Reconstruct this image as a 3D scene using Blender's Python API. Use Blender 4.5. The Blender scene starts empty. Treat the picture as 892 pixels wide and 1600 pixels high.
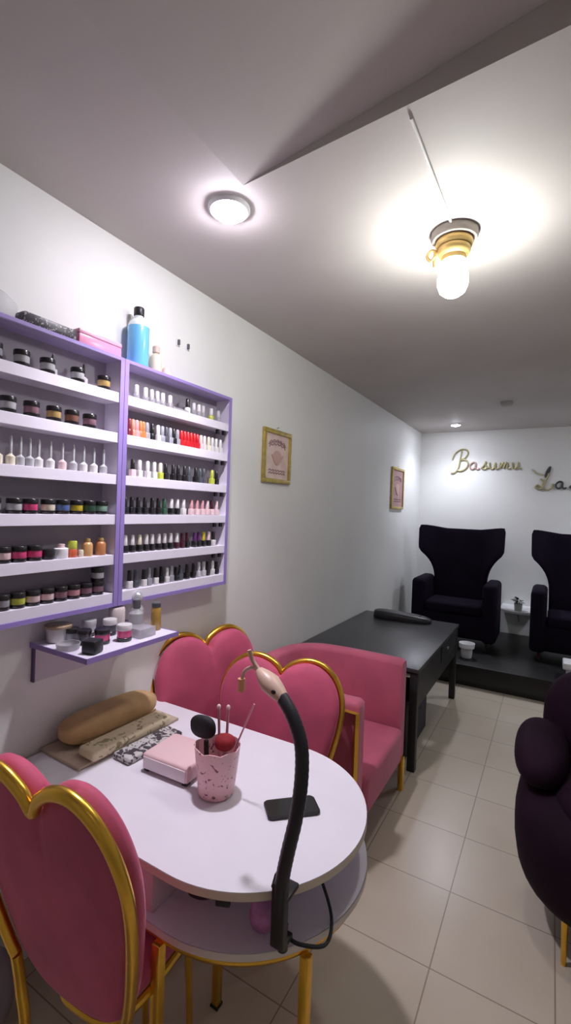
import bpy, bmesh, math, random
from mathutils import Vector, Matrix
random.seed(7)
PI = math.pi
COL = bpy.context.scene.collection

# ------------------------------------------------------------------ materials
MATS = {}
def mat(name, col, rough=.5, metal=0, noise=0, nscale=8, emit=None, estr=0, trans=0, ior=1.45,
        sheen=0, coat=0, bump=0, bscale=200, alpha=1, spec=None, col2=None):
    if name in MATS: return MATS[name]
    m = bpy.data.materials.new(name); m.use_nodes = True
    nt = m.node_tree; b = nt.nodes['Principled BSDF']
    b.inputs['Base Color'].default_value = (*col, 1)
    b.inputs['Roughness'].default_value = rough
    b.inputs['Metallic'].default_value = metal
    if spec is not None: b.inputs['Specular IOR Level'].default_value = spec
    if trans: b.inputs['Transmission Weight'].default_value = trans; b.inputs['IOR'].default_value = ior
    if sheen:
        b.inputs['Sheen Weight'].default_value = sheen; b.inputs['Sheen Roughness'].default_value = .4
        b.inputs['Sheen Tint'].default_value = (min(1, col[0]*2+.3), min(1, col[1]*2+.3), min(1, col[2]*2+.3), 1)
    if coat: b.inputs['Coat Weight'].default_value = coat; b.inputs['Coat Roughness'].default_value = .1
    if alpha < 1: b.inputs['Alpha'].default_value = alpha
    if emit: b.inputs['Emission Color'].default_value = (*emit, 1); b.inputs['Emission Strength'].default_value = estr
    if noise or bump or col2:
        tc = nt.nodes.new('ShaderNodeTexCoord')
    if noise or col2:
        n = nt.nodes.new('ShaderNodeTexNoise'); n.inputs['Scale'].default_value = nscale
        n.inputs['Detail'].default_value = 4
        nt.links.new(tc.outputs['Object'], n.inputs['Vector'])
        r = nt.nodes.new('ShaderNodeValToRGB'); nt.links.new(n.outputs['Fac'], r.inputs['Fac'])
        a = [max(0, c*(1-noise)) for c in col]; d = [min(1, c*(1+noise)) for c in (col2 or col)]
        r.color_ramp.elements[0].position = .35; r.color_ramp.elements[1].position = .65
        r.color_ramp.elements[0].color = (*a, 1); r.color_ramp.elements[1].color = (*d, 1)
        nt.links.new(r.outputs['Color'], b.inputs['Base Color'])
    if bump:
        n2 = nt.nodes.new('ShaderNodeTexNoise'); n2.inputs['Scale'].default_value = bscale
        nt.links.new(tc.outputs['Object'], n2.inputs['Vector'])
        bp = nt.nodes.new('ShaderNodeBump'); bp.inputs['Strength'].default_value = bump; bp.inputs['Distance'].default_value = .01
        nt.links.new(n2.outputs['Fac'], bp.inputs['Height']); nt.links.new(bp.outputs['Normal'], b.inputs['Normal'])
    MATS[name] = m; return m

def pattern_mat(name, base, ink, scale, thr=.5, rough=.6, kind='voronoi'):
    m = bpy.data.materials.new(name); m.use_nodes = True
    nt = m.node_tree; b = nt.nodes['Principled BSDF']; b.inputs['Roughness'].default_value = rough
    tc = nt.nodes.new('ShaderNodeTexCoord')
    n = nt.nodes.new('ShaderNodeTexNoise'); n.inputs['Scale'].default_value = scale; n.inputs['Detail'].default_value = 2
    n.inputs['Distortion'].default_value = 1.5
    nt.links.new(tc.outputs['Object'], n.inputs['Vector'])
    r = nt.nodes.new('ShaderNodeValToRGB'); r.color_ramp.interpolation = 'EASE'
    r.color_ramp.elements[0].position = thr-.02; r.color_ramp.elements[1].position = thr+.02
    r.color_ramp.elements[0].color = (*base, 1); r.color_ramp.elements[1].color = (*ink, 1)
    nt.links.new(n.outputs['Fac'], r.inputs['Fac']); nt.links.new(r.outputs['Color'], b.inputs['Base Color'])
    return m

WALL = mat('wall_paint', (.80, .80, .78), .55, noise=.02, nscale=2, bump=.02, bscale=60)
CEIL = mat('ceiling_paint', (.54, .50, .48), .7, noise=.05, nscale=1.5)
PINK = mat('pink_velvet', (.50, .075, .150), .75, noise=.16, nscale=5, sheen=.45)
PINKA = mat('rose_velvet', (.50, .105, .170), .75, noise=.10, nscale=5, sheen=.5)
GOLD = mat('polished_gold_metal', (.80, .48, .07), .3, metal=1, noise=.08, nscale=10)
WHITE_LAM = mat('white_laminate', (.80, .77, .84), .3, noise=.02, nscale=5)
BEIGE_EDGE = mat('cream_edge_band', (.72, .62, .50), .5)
LILAC = mat('purple_edge_board', (.29, .205, .52), .45, noise=.05)
RACKW = mat('white_rack_board', (.76, .72, .82), .45, noise=.02)
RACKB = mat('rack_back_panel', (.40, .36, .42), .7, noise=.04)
BLACK = mat('black_plastic', (.012, .011, .014), .4)
BLACKM = mat('black_matte', (.010, .009, .012), .7)
DESK = mat('black_laminate', (.045, .045, .048), .35, noise=.08, nscale=12)
DESKS = mat('black_board', (.012, .012, .013), .5)
PLUM = mat('dark_plum_velvet', (.013, .0035, .011), .8, noise=.25, nscale=4, sheen=.02, spec=.15)
WING = mat('blackberry_velvet', (.0075, .004, .012), .85, noise=.25, nscale=4, spec=.12)
PLAT = mat('black_platform', (.009, .0085, .009), .4, noise=.2, nscale=3)
WPLAST = mat('white_plastic', (.82, .82, .84), .35)
CLEAR = mat('clear_glass', (.92, .93, .93), .08, trans=.75, ior=1.3, alpha=.55)
CHROME = mat('chrome', (.7, .7, .72), .2, metal=1)

# ------------------------------------------------------------------ object helpers
def link(name, me, parent=None, m=None):
    o = bpy.data.objects.new(name, me); COL.objects.link(o)
    if parent is not None: o.parent = parent
    if m is not None and me is not None and not me.materials: me.materials.append(m)
    return o
def finish(bm, name, smooth=True, angle=40):
    me = bpy.data.meshes.new(name)
    bmesh.ops.recalc_face_normals(bm, faces=bm.faces[:])
    bm.to_mesh(me); bm.free()
    if smooth:
        for p in me.polygons: p.use_smooth = True
        try: me.set_sharp_from_angle(angle=math.radians(angle))
        except Exception: pass
    return me
def obj(name, bm, m, parent=None, loc=None, rot=None, smooth=True, angle=40):
    o = link(name, finish(bm, name, smooth, angle), parent, m)
    if loc: o.location = loc
    if rot: o.rotation_euler = rot
    return o
def tag(o, label, cat, group=None, kind=None):
    if label: o['label'] = label
    if cat: o['category'] = cat
    if group: o['group'] = group
    if kind: o['kind'] = kind
    return o
def thing(name, label, cat, loc=(0, 0, 0), rz=0, group=None):
    o = bpy.data.objects.new(name, None); COL.objects.link(o)
    o.empty_display_size = .05
    o.location = loc; o.rotation_euler = (0, 0, rz)
    return tag(o, label, cat, group)
def structure(name, bm, m, **k):
    o = obj(name, bm, m, smooth=False, **k); o['kind'] = 'structure'; return o

def box(bm, x0, x1, y0, y1, z0, z1, bev=0, seg=2, M=None):
    r = bmesh.ops.create_cube(bm, size=1)
    vs = r['verts']
    bmesh.ops.scale(bm, vec=(x1-x0, y1-y0, z1-z0), verts=vs)
    bmesh.ops.translate(bm, vec=((x0+x1)/2, (y0+y1)/2, (z0+z1)/2), verts=vs)
    if bev:
        es = list({e for v in vs for e in v.link_edges})
        g = bmesh.ops.bevel(bm, geom=es, offset=bev, segments=seg, affect='EDGES', profile=.5)
        vs = list({v for f in g['faces'] for v in f.verts} | {v for v in vs if v.is_valid})
    if M is not None: bmesh.ops.transform(bm, matrix=M, verts=[v for v in vs if v.is_valid])
    return bm
def B(*a, **k):
    bm = bmesh.new(); box(bm, *a, **k); return bm
def lathe(prof, n=24, bm=None, M=None, cap=True):
    bm = bm or bmesh.new(); rings = []
    for r, z in prof:
        rings.append([bm.verts.new((r*math.cos(2*PI*i/n), r*math.sin(2*PI*i/n), z)) for i in range(n)])
    for a, b in zip(rings, rings[1:]):
        for i in range(n): bm.faces.new((a[i], a[(i+1) % n], b[(i+1) % n], b[i]))
    if cap:
        bm.faces.new(rings[0][::-1]); bm.faces.new(rings[-1])
    if M is not None: bmesh.ops.transform(bm, matrix=M, verts=[v for r in rings for v in r])
    return bm
def catmull(pts, n=8, closed=False):
    P = [Vector(p) for p in pts]; out = []; L = len(P)
    rng = range(L) if closed else range(L-1)
    for i in rng:
        if closed: a, b, c, d = P[(i-1) % L], P[i], P[(i+1) % L], P[(i+2) % L]
        else: a, b, c, d = P[max(i-1, 0)], P[i], P[i+1], P[min(i+2, L-1)]
        for k in range(n):
            t = k/n
            out.append(.5*((2*b)+(-a+c)*t+(2*a-5*b+4*c-d)*t*t+(-a+3*b-3*c+d)*t**3))
    if not closed: out.append(P[-1].copy())
    return out
def tube(pts, r, n=10, closed=False, bm=None, flat=1.0):
    """round tube along pts; r number or list"""
    bm = bm or bmesh.new(); P = [Vector(p) for p in pts]; L = len(P)
    rings = []; up = None
    for i in range(L):
        a = P[(i-1) % L] if (closed or i > 0) else P[i]
        b = P[(i+1) % L] if (closed or i < L-1) else P[i]
        t = (b-a).normalized()
        if up is None:
            up = Vector((0, 0, 1)) if abs(t.z) < .9 else Vector((0, 1, 0))
        s = t.cross(up).normalized(); u = s.cross(t).normalized(); up = u
        rr = r[i] if isinstance(r, (list, tuple)) else r
        rings.append([bm.verts.new(P[i]+s*rr*math.cos(2*PI*k/n)+u*rr*flat*math.sin(2*PI*k/n)) for k in range(n)])
    for i in range(L if closed else L-1):
        a, b = rings[i], rings[(i+1) % L]
        for k in range(n): bm.faces.new((a[k], a[(k+1) % n], b[(k+1) % n], b[k]))
    if not closed:
        bm.faces.new(rings[0][::-1]); bm.faces.new(rings[-1])
    return bm
def prism(outline, z0, z1, bm=None, bev=0):
    bm = bm or bmesh.new()
    a = [bm.verts.new((x, y, z0)) for x, y in outline]; b = [bm.verts.new((x, y, z1)) for x, y in outline]
    n = len(a)
    bm.faces.new(a[::-1]); bm.faces.new(b)
    for i in range(n): bm.faces.new((a[i], a[(i+1) % n], b[(i+1) % n], b[i]))
    if bev:
        es = [e for e in bm.edges if abs(e.verts[0].co.z-e.verts[1].co.z) < 1e-6]
        bmesh.ops.bevel(bm, geom=es, offset=bev, segments=2, affect='EDGES')
    return bm
def blob(c, r, e=1.0, nu=28, nv=16, bm=None, M=None, fn=None):
    """superellipsoid of radii r"""
    bm = bm or bmesh.new()
    def sp(v, e): return math.copysign(abs(v)**e, v)
    rows = []
    for j in range(1, nv):
        ph = -PI/2+PI*j/nv
        row = []
        for i in range(nu):
            th = 2*PI*i/nu
            p = Vector((r[0]*sp(math.cos(ph), e)*sp(math.cos(th), e), r[1]*sp(math.cos(ph), e)*sp(math.sin(th), e), r[2]*sp(math.sin(ph), e)))
            if fn: p = fn(p)
            p = p+Vector(c)
            if M is not None: p = M @ p
            row.append(bm.verts.new(p))
        rows.append(row)
    lo = Vector((0, 0, -r[2])); hi = Vector((0, 0, r[2]))
    if fn: lo, hi = fn(lo), fn(hi)
    lo += Vector(c); hi += Vector(c)
    if M is not None: lo, hi = M @ lo, M @ hi
    lo = bm.verts.new(lo); hi = bm.verts.new(hi)
    for a, b in zip(rows, rows[1:]):
        for i in range(nu): bm.faces.new((a[i], a[(i+1) % nu], b[(i+1) % nu], b[i]))
    for i in range(nu):
        bm.faces.new((lo, rows[0][(i+1) % nu], rows[0][i])); bm.faces.new((hi, rows[-1][i], rows[-1][(i+1) % nu]))
    return bm

# ------------------------------------------------------------------ the room
WX, EX, SY, NY = -1.6, 1.9, -1.7, 6.45
CZ = 2.763
fm = bpy.data.materials.new('cream_floor_tiles'); fm.use_nodes = True
nt = fm.node_tree; b = nt.nodes['Principled BSDF']; b.inputs['Roughness'].default_value = .28
tc = nt.nodes.new('ShaderNodeTexCoord'); mp = nt.nodes.new('ShaderNodeMapping')
mp.inputs['Location'].default_value = (4+.332-.0, 4+.4*5-.152-0.0, 0)
br = nt.nodes.new('ShaderNodeTexBrick'); br.offset = 0; br.squash = 1
br.inputs['Scale'].default_value = 1; br.inputs['Brick Width'].default_value = .4; br.inputs['Row Height'].default_value = .4
br.inputs['Mortar Size'].default_value = .0028; br.inputs['Mortar Smooth'].default_value = .3; br.inputs['Bias'].default_value = 0
br.inputs['Color1'].default_value = (.57, .50, .40, 1); br.inputs['Color2'].default_value = (.60, .53, .43, 1); br.inputs['Mortar'].default_value = (.30, .24, .18, 1)
no = nt.nodes.new('ShaderNodeTexNoise'); no.inputs['Scale'].default_value = 2.2; no.inputs['Detail'].default_value = 5
mx = nt.nodes.new('ShaderNodeMixRGB'); mx.blend_type = 'MULTIPLY'; mx.inputs['Fac'].default_value = .35
nr = nt.nodes.new('ShaderNodeValToRGB'); nr.color_ramp.elements[0].position = .3; nr.color_ramp.elements[1].position = .6
nr.color_ramp.elements[0].color = (.78, .74, .68, 1); nr.color_ramp.elements[1].color = (1, 1, 1, 1)
nt.links.new(tc.outputs['Object'], mp.inputs['Vector']); nt.links.new(mp.outputs['Vector'], br.inputs['Vector'])
nt.links.new(tc.outputs['Object'], no.inputs['Vector']); nt.links.new(no.outputs['Fac'], nr.inputs['Fac'])
nt.links.new(br.outputs['Color'], mx.inputs['Color1']); nt.links.new(nr.outputs['Color'], mx.inputs['Color2'])
nt.links.new(mx.outputs['Color'], b.inputs['Base Color'])
structure('floor', B(WX-.1, EX+.1, SY-.1, NY+.1, -.08, 0), fm)
structure('wall_left', B(WX-.1, WX, SY-.1, NY+.1, 0, 3.1), WALL)
structure('wall_right', B(EX, EX+.1, SY-.1, NY+.1, 0, 3.1), WALL)
structure('wall_back', B(WX, EX, NY, NY+.1, 0, 3.1), WALL)
structure('wall_front', B(WX, EX, SY-.1, SY, 0, 3.1), WALL)
# ceiling: the far boards hang level, the near ones rise towards the right, so a step shows
bm = bmesh.new()
def quadp(*ps): bm.faces.new([bm.verts.new(p) for p in ps])
L = [(WX, 1.337), (-.95, 1.277), (-.004, 1.19), (EX, 1.015)]
Zn = [CZ, CZ, CZ+.085, CZ+.13]
for i in range(3):
    (x0, y0), (x1, y1) = L[i], L[i+1]
    quadp((x0, y0, CZ), (x1, y1, CZ), (x1, NY, CZ), (x0, NY, CZ))
    quadp((x0, SY, Zn[i]), (x1, SY, Zn[i+1]), (x1, y1+.0, Zn[i+1]), (x0, y0+.0, Zn[i]))
    if i: quadp(*([(x0, y0, CZ), (x1, y1, CZ), (x1, y1, Zn[i+1])] + ([(x0, y0, Zn[i])] if i > 1 else [])))
quadp((WX-.1, SY-.1, 3.12), (EX+.1, SY-.1, 3.12), (EX+.1, NY+.1, 3.12), (WX-.1, NY+.1, 3.12))
bmesh.ops.remove_doubles(bm, verts=bm.verts[:], dist=1e-5)
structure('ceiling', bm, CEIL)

# ------------------------------------------------------------------ lights
def downlight(x, y, z, r, estr, label, col=(1, .97, 1.0), dome=.03, spot=0, ang=150):
    t = thing('ceiling_downlight', label, 'ceiling light', (x, y, z-.001))
    obj('rim', lathe([(r*.98, 0), (r*1.25, 0), (r*1.25, -.006), (r*1.1, -.014), (r*.98, -.012)], 32, cap=False), WPLAST, t)
    em = mat('lamp_glow_%.0f' % estr, (1, 1, 1), .4, emit=col, estr=estr)
    obj('lens', lathe([(r*.98, -.002), (r*.97, -.012), (r*.8, -.012-dome*.5), (r*.5, -.012-dome*.85), (r*.1, -.012-dome)], 32), em, t)
    if spot:
        ld = bpy.data.lights.new('lamp', 'SPOT'); ld.energy = spot; ld.spot_size = math.radians(ang); ld.spot_blend = 1 if ang > 125 else .7
        ld.color = col; ld.shadow_soft_size = r*.8
        lo = bpy.data.objects.new('lamp', ld); COL.objects.link(lo); lo.parent = t; lo.location = (0, 0, -.03-dome)
    return t
downlight(-1.065, 1.351, CZ, .062, 76, 'bright round ceiling downlight above the nail polish racks', (1, .94, 1.07), .03, 28, 108)
downlight(-1.06, 5.90, CZ, .05, 100, 'small round ceiling downlight near the far wall corner', (.90, .93, 1.06), .012, 20, 140)
downlight(1.1, 5.6, CZ, .06, 100, 'added unseen fill downlight above the right of the platform', (.90, .93, 1.06), .012, 26, 140)  # added out of view to brighten the far end of the room
downlight(.95, -.5, CZ+.19, .06, 60, 'added unseen fill downlight above the camera side', (1, .95, 1.02), .03, 26, 130)  # invented fill near the camera, out of frame, lifts the foreground brightness
# caged bulb lamp
t = thing('bulb_ceiling_lamp', 'bare glowing bulb in a brass coloured ceiling holder with a pull ring', 'ceiling light', (-.368, 1.87, CZ))
BR = mat('brushed_brass', (.55, .38, .14), .45, metal=.7)
BG = mat('grey_lamp_base', (.30, .26, .23), .6)
obj('base_plate', lathe([(.086, 0), (.088, -.02), (.082, -.032), (.02, -.034)], 36), BG, t)
obj('bulb_holder', lathe([(.066, -.030), (.070, -.045), (.066, -.058), (.060, -.062), (.062, -.075), (.055, -.088), (.046, -.094), (.046, -.112), (.03, -.118)], 36), BR, t)
glow = mat('bulb_glow', (1, 1, 1), .4, emit=(.97, 1, .96), estr=54)
obj('bulb', lathe([(.030, -.11), (.040, -.125), (.052, -.145), (.057, -.175), (.056, -.205), (.047, -.228), (.028, -.243), (.006, -.247)], 32), glow, t)
h = obj('pull_hook', tube(catmull([(-.060, .0, -.06), (-.085, -.01, -.055), (-.10, -.01, -.075), (-.085, -.01, -.095), (-.07, -.01, -.08)]), .006), BR, t)
obj('hanging_wire', tube([(-.07, -.005, -.06), (-.072, -.006, -.10), (-.068, -.008, -.125)], .007), BR, t)
# conduit
c = obj('ceiling_cable', tube([(-.376, 1.265, CZ-.004), (-.372, 1.5, CZ-.005), (-.366, 1.80, CZ-.005)], .005), mat('white_cable', (.75, .74, .72), .5))
tag(c, 'thin white cable running along the ceiling to the bulb lamp', 'cable')
c = obj('smoke_detector', lathe([(.055, 0), (.056, -.02), (.045, -.034), (.012, -.038)], 32), mat('grey_detector', (.34, .33, .32), .6), loc=(-.42, 4.89, CZ))
tag(c, 'small round grey detector on the ceiling near the back wall', 'smoke detector')

# ------------------------------------------------------------------ polish racks
FX = -1.5
rows_top = [2.106, 1.947, 1.781, 1.622, 1.462, 1.309]
def rack(name, label, y0, y1):
    t = thing(name, label, 'display rack', (WX, y0, 1.255), 0, 'wall display racks')
    W = y1-y0; H = 2.245-1.255; D = FX-WX
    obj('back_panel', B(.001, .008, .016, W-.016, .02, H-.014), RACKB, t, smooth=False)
    for s, (a, c) in (('l', (0, .016)), ('r', (W-.016, W))):
        p = obj('side_panel', B(0, D-.002, a, c, 0, H), RACKW, t, smooth=False)
        obj('edge_band', B(D-.002, D+.001, a-.004 if s == 'r' else a, c+.004 if s == 'l' else c, 0, H), LILAC, p, smooth=False)
    p = obj('top_panel', B(0, D-.002, .016, W-.016, H-.014, H), mat('lilac_board', (.44, .36, .60), .5), t, smooth=False)
    obj('edge_band', B(D-.002, D+.0005, .0, W, H-.012, H+.001), LILAC, p, smooth=False)
    for z in rows_top:
        zz = z-1.255
        obj('shelf', B(.008, D-.004, .016, W-.016, zz-.040, zz-.001, bev=.001), RACKW, t, smooth=False)
    p = obj('bottom_panel', B(0, D, 0, W, -.002, .014), LILAC, t, smooth=False)
    return t
rl = rack('polish_rack', 'left wall rack with purple edges holding jars and glitter bottles', .60, 1.272)
rr = rack('polish_rack', 'right wall rack with purple edges holding rows of nail polish', 1.274, 1.985)
for z in rows_top[:5]:
    for y in (1.895, 1.945):
        bmm = B(.075, .087, y-1.274-.008, y-1.274+.008, z-1.255-.062, z-1.255-.041)
        obj('shelf_clip', bmm, BLACK, rr, smooth=False)

CACHE = {}
def colmat(c, rough=.3, tr=0):
    key = 'tint_%02x%02x%02x%s' % (int(c[0]*255), int(c[1]*255), int(c[2]*255), '_clear' if tr else '')
    return mat(key, c, rough, coat=.3, trans=tr, alpha=.7 if tr else 1)
def cached(kind, maker, m, name):
    k = (kind, m.name)
    if k not in CACHE:
        me = finish(maker(), name); me.materials.append(m); CACHE[k] = me
    return CACHE[k]
S3 = 1.0
def polish_body():
    bm = bmesh.new(); box(bm, -.0115, .0115, -.0115, .0115, 0, .030, bev=.003)
    lathe([(.007, .029), (.006, .034)], 12, bm); return bm
def polish_cap(): return lathe([(.0092, .029), (.0096, .032), (.0085, .070), (.006, .073)], 14)
def short_body():
    return lathe([(.012, 0), (.013, .003), (.013, .026), (.008, .032), (.006, .034)], 16)
def art_body():
    return lathe([(.011, 0), (.012, .003), (.012, .022), (.005, .028), (.004, .030)], 14)
def art_cap(): return lathe([(.0042, .029), (.0042, .070), (.0025, .078)], 10)
ORD = ['first', 'second', 'third', 'fourth', 'fifth', 'sixth', 'seventh', 'eighth', 'ninth', 'tenth', 'eleventh', 'twelfth',
       'thirteenth', 'fourteenth', 'fifteenth', 'sixteenth', 'seventeenth', 'eighteenth', 'nineteenth', 'twentieth', 'twenty-first',
       'twenty-second', 'twenty-third', 'twenty-fourth', 'twenty-fifth', 'twenty-sixth']
SHN = ['top', 'second', 'third', 'fourth', 'fifth', 'bottom']
CC = {'white': (.68, .66, .65), 'cream': (.72, .66, .52), 'black': (.012, .010, .012), 'red': (.55, .010, .018), 'dark red': (.20, .02, .03),
      'pink': (.62, .30, .33), 'tan': (.45, .25, .17), 'orange': (.50, .18, .06), 'grey': (.30, .30, .34), 'dark grey': (.07, .075, .09), 'clear': (.52, .51, .53),
      'green': (.03, .09, .05), 'lime': (.50, .55, .06), 'maroon': (.06, .010, .022), 'purple': (.10, .02, .13), 'yellow': (.55, .42, .03), 'pale pink': (.75, .55, .56),
      'silver': (.45, .45, .47), 'blue': (.10, .16, .38), 'hot pink': (.65, .06, .20), 'mint': (.22, .38, .28), 'gold': (.50, .33, .12), 'mauve': (.25, .13, .17), 'brown': (.22, .10, .07)}
def polish(y, z, cap, body, label, group, tall=1.0, kind='polish', x=-1.535):
    t = thing('nail_polish', label, 'nail polish', (x, y, z), random.uniform(-.15, .15), group)
    k_ = 1.22 if kind == 'art' else 1.0
    t.scale = (k_, k_, tall*k_)
    if kind == 'art':
        link('bottle', cached('ab', art_body, colmat(CC[body]), 'bottle'), t)
        link('cap', cached('ac', art_cap, colmat(CC[cap]), 'cap'), t)
    else:
        link('bottle', cached('pb', polish_body, colmat(CC[body]), 'bottle'), t)
        link('cap', cached('pc', polish_cap, colmat(CC[cap]), 'cap'), t)
    return t
RR = {
 0: ([1.366, 1.416, 1.451, 1.484, 1.517, 1.563, 1.681, 1.725, 1.761, 1.793, 1.857, 1.915],
     ['clear/clear', 'white/clear', 'clear/clear', 'clear/clear', 'white/clear', 'white/clear', 'black/white', 'clear/clear', 'white/clear', 'clear/clear', 'white/lime', 'clear/clear']),
 1: ([1.334, 1.353, 1.373, 1.393, 1.409, 1.430, 1.461, 1.495, 1.521, 1.547, 1.571, 1.594, 1.618, 1.645, 1.668, 1.690, 1.713, 1.736, 1.759, 1.785, 1.812, 1.844, 1.874, 1.905, 1.940],
     ['dark red', 'tan', 'pink', 'orange', 'orange', 'grey', 'black', 'white', 'grey', 'dark grey', 'grey', 'black', 'grey', 'red', 'red', 'red', 'red', 'red', 'red', 'pale pink', 'white', 'cream', 'white', 'white', 'white']),
 2: ([1.359, 1.396, 1.441, 1.480, 1.517, 1.551, 1.598, 1.631, 1.676, 1.706, 1.756, 1.787, 1.815, 1.881, 1.918],
     ['black/pale pink', 'white', 'white', 'white', 'cream/lime', 'black', 'black', 'black', 'black', 'dark grey', 'black', 'dark grey', 'dark grey', 'lime', 'black']),
 3: ([1.326, 1.360, 1.395, 1.433, 1.475, 1.512, 1.548, 1.593, 1.633, 1.675, 1.731, 1.772, 1.813, 1.852, 1.888, 1.926],
     ['black', 'black', 'black', 'black', 'black', 'black', 'green', 'white/black', 'white/black', 'white', 'pink/pale pink', 'pink/pale pink', 'pink/pale pink', 'pale pink', 'maroon/pale pink', 'pale pink']),
 4: ([1.332, 1.370, 1.409, 1.447, 1.481, 1.521, 1.557, 1.596, 1.637, 1.674, 1.708, 1.762, 1.793, 1.830, 1.870, 1.908],
     ['white/black', 'white/black', 'cream/black', 'white/black', 'white/black', 'white/black', 'white/black', 'white/black', 'white/maroon', 'maroon', 'maroon/black', 'purple/black', 'purple/black', 'yellow/black', 'pale pink/black', 'black/white']),
 5: ([1.361, 1.394, 1.440, 1.469, 1.510, 1.545, 1.579, 1.607, 1.640, 1.668, 1.715, 1.762, 1.800, 1.839, 1.871, 1.909, 1.943],
     ['black/white', 'dark grey', 'black/white', 'grey', 'black/white', 'black', 'white', 'grey', 'black', 'dark grey', 'black', 'black', 'clear', 'clear', 'black', 'white', 'black']),
}
for r, (ys, cs) in RR.items():
    for i, (y, c) in enumerate(zip(ys, cs)):
        cap, body = (c.split('/')+[c])[:2] if '/' in c else (c, c)
        lab = ('%s nail polish' % c if cap == body else '%s-capped %s nail polish' % (cap.replace(' ', '-'), body))
        lab += ', %s from left, %s shelf, right rack' % (ORD[i], SHN[r])
        if r == 0:
            t = thing('clear_bottle', lab.replace('nail polish', 'bottle'), 'bottle', (-1.535, y, rows_top[r]), 0, 'small bottles on the top shelf of the right rack')
            link('bottle', cached('sb', short_body, colmat(CC[body], tr=.5 if body == 'clear' else 0), 'bottle'), t)
            link('cap', cached('pc', polish_cap, colmat(CC[cap]), 'cap'), t)
            t.scale = (1.1, 1.1, .85)
            if i == 6: t.scale = (1.1, 1.1, 1.0)
        else:
            polish(y, rows_top[r], cap, body, lab, 'nail polish on the %s shelf of the right rack' % SHN[r], 1.0 if r not in (5,) else random.choice((.9, 1, 1.05)))
# clear tray on the top shelf
o = obj('clear_tray', B(-.02, .02, -.05, .05, 0, .012, bev=.003), colmat(CC['clear'], tr=.5), loc=(-1.54, 1.625, 2.106))
tag(o, 'low clear tray between small bottles on the top shelf of the right rack', 'tray')

def jar_body(): return lathe([(.0225, .011), (.0235, .013), (.0235, .034), (.0225, .035)], 24)
def jar_base(): return lathe([(.023, 0), (.0245, .002), (.0245, .011), (.022, .013)], 24)
def jar_lid(): return lathe([(.0245, .034), (.0250, .035), (.0250, .050), (.0235, .052)], 24)
def jar(y, z, c, label, group, sc=1.0, x=-1.532, lid='black', base='black', zr=1.0):
    t = thing('powder_jar', label, 'jar', (x, y, z), random.uniform(0, 3), group)
    t.scale = (sc, sc, sc*zr)
    link('jar', cached('jb', jar_body, colmat(CC[c]), 'jar'), t)
    link('base', cached('jz', jar_base, colmat(CC[base]), 'base'), t)
    link('lid', cached('jl', jar_lid, colmat(CC[lid]), 'lid'), t)
    return t
LJ = {
 0: [(.790, 'grey'), (.878, 'silver'), (.968, 'silver'), (1.085, 'silver'), (1.200, 'gold')],
 1: [(.838, 'silver'), (.916, 'mauve'), (.997, 'gold'), (1.067, 'brown'), (1.142, 'mauve')],
 3: [(.800, 'grey'), (.868, 'silver'), (.922, 'hot pink'), (.986, 'cream'), (1.043, 'blue'), (1.097, 'yellow'), (1.152, 'green'), (1.206, 'mint')],
 4: [(.836, 'pale pink'), (.888, 'hot pink'), (.942, 'hot pink')],
 5: [(.786, 'grey'), (.838, 'grey'), (.889, 'lime'), (.941, 'pale pink'), (.992, 'pale pink'), (1.044, 'mauve'), (1.096, 'pink'), (1.148, 'mauve'), (1.2, 'mauve')],
}
for r, js in LJ.items():
    for i, (y, c) in enumerate(js):
        jar(y, rows_top[r], c, 'black-lidded %s powder jar, %s visible from left, %s shelf, left rack' % (c, ORD[i], SHN[r]),
            'powder jars on the %s shelf of the left rack' % SHN[r], 1.0 if r not in (3, 5) else .97)
jar(1.2, rows_top[5]+.0515, 'silver', 'black-lidded jar stacked on another jar at the right end of the bottom left shelf', 'powder jars on the bottom shelf of the left rack', 1.0)
for i, y in enumerate((.99, 1.113)):
    polish(y, rows_top[0], 'black' if i else 'dark grey', 'clear', 'thin dark-capped bottle beside the %s jar, top shelf, left rack' % ORD[i+2], 'thin bottles on the top shelf of the left rack', .8, 'art')
    bpy.context.scene
for i, y in enumerate((.813, .853, .885, .917, .948, .991, 1.037, 1.081, 1.124, 1.169, 1.213)):
    polish(y, rows_top[2], 'silver', ['cream', 'cream', 'silver', 'silver', 'white', 'white', 'pale pink', 'silver', 'white', 'white', 'silver'][i],
           'nail art bottle with long silver cap, %s from left, third shelf, left rack' % ORD[i], 'nail art bottles with long caps on the left rack', 1.0, 'art')
z5 = rows_top[4]
o = obj('black_pot', lathe([(.020, 0), (.022, .003), (.022, .026), (.020, .034), (.008, .036)], 20), BLACK, loc=(-1.535, .992, z5)); tag(o, 'plain small black pot between pink jars and a white tub', 'pot')
t = thing('white_tub', 'small white tub with a narrow lid on the fifth left shelf', 'tub', (-1.535, 1.042, z5))
obj('tub', lathe([(.024, 0), (.025, .003), (.025, .034), (.02, .037)], 22), WPLAST, t); obj('lid', lathe([(.013, .037), (.013, .050), (.011, .051)], 18), colmat(CC['pale pink']), t)
t = thing('small_bottle', 'small red bottle with a wide lime cap on the fifth left shelf', 'bottle', (-1.535, 1.088, z5))
obj('bottle', lathe([(.016, 0), (.0175, .003), (.0175, .028), (.016, .030)], 20), colmat((.6, .12, .05)), t); obj('cap', lathe([(.0155, .030), (.0165, .032), (.0165, .058), (.015, .060)], 20), colmat(CC['lime']), t)
o = obj('cream_pot', lathe([(.009, 0), (.010, .002), (.010, .022), (.008, .026)], 16), colmat(CC['cream']), loc=(-1.525, 1.117, z5)); tag(o, 'tiny cream pot in front of a lime-capped bottle', 'pot')
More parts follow.
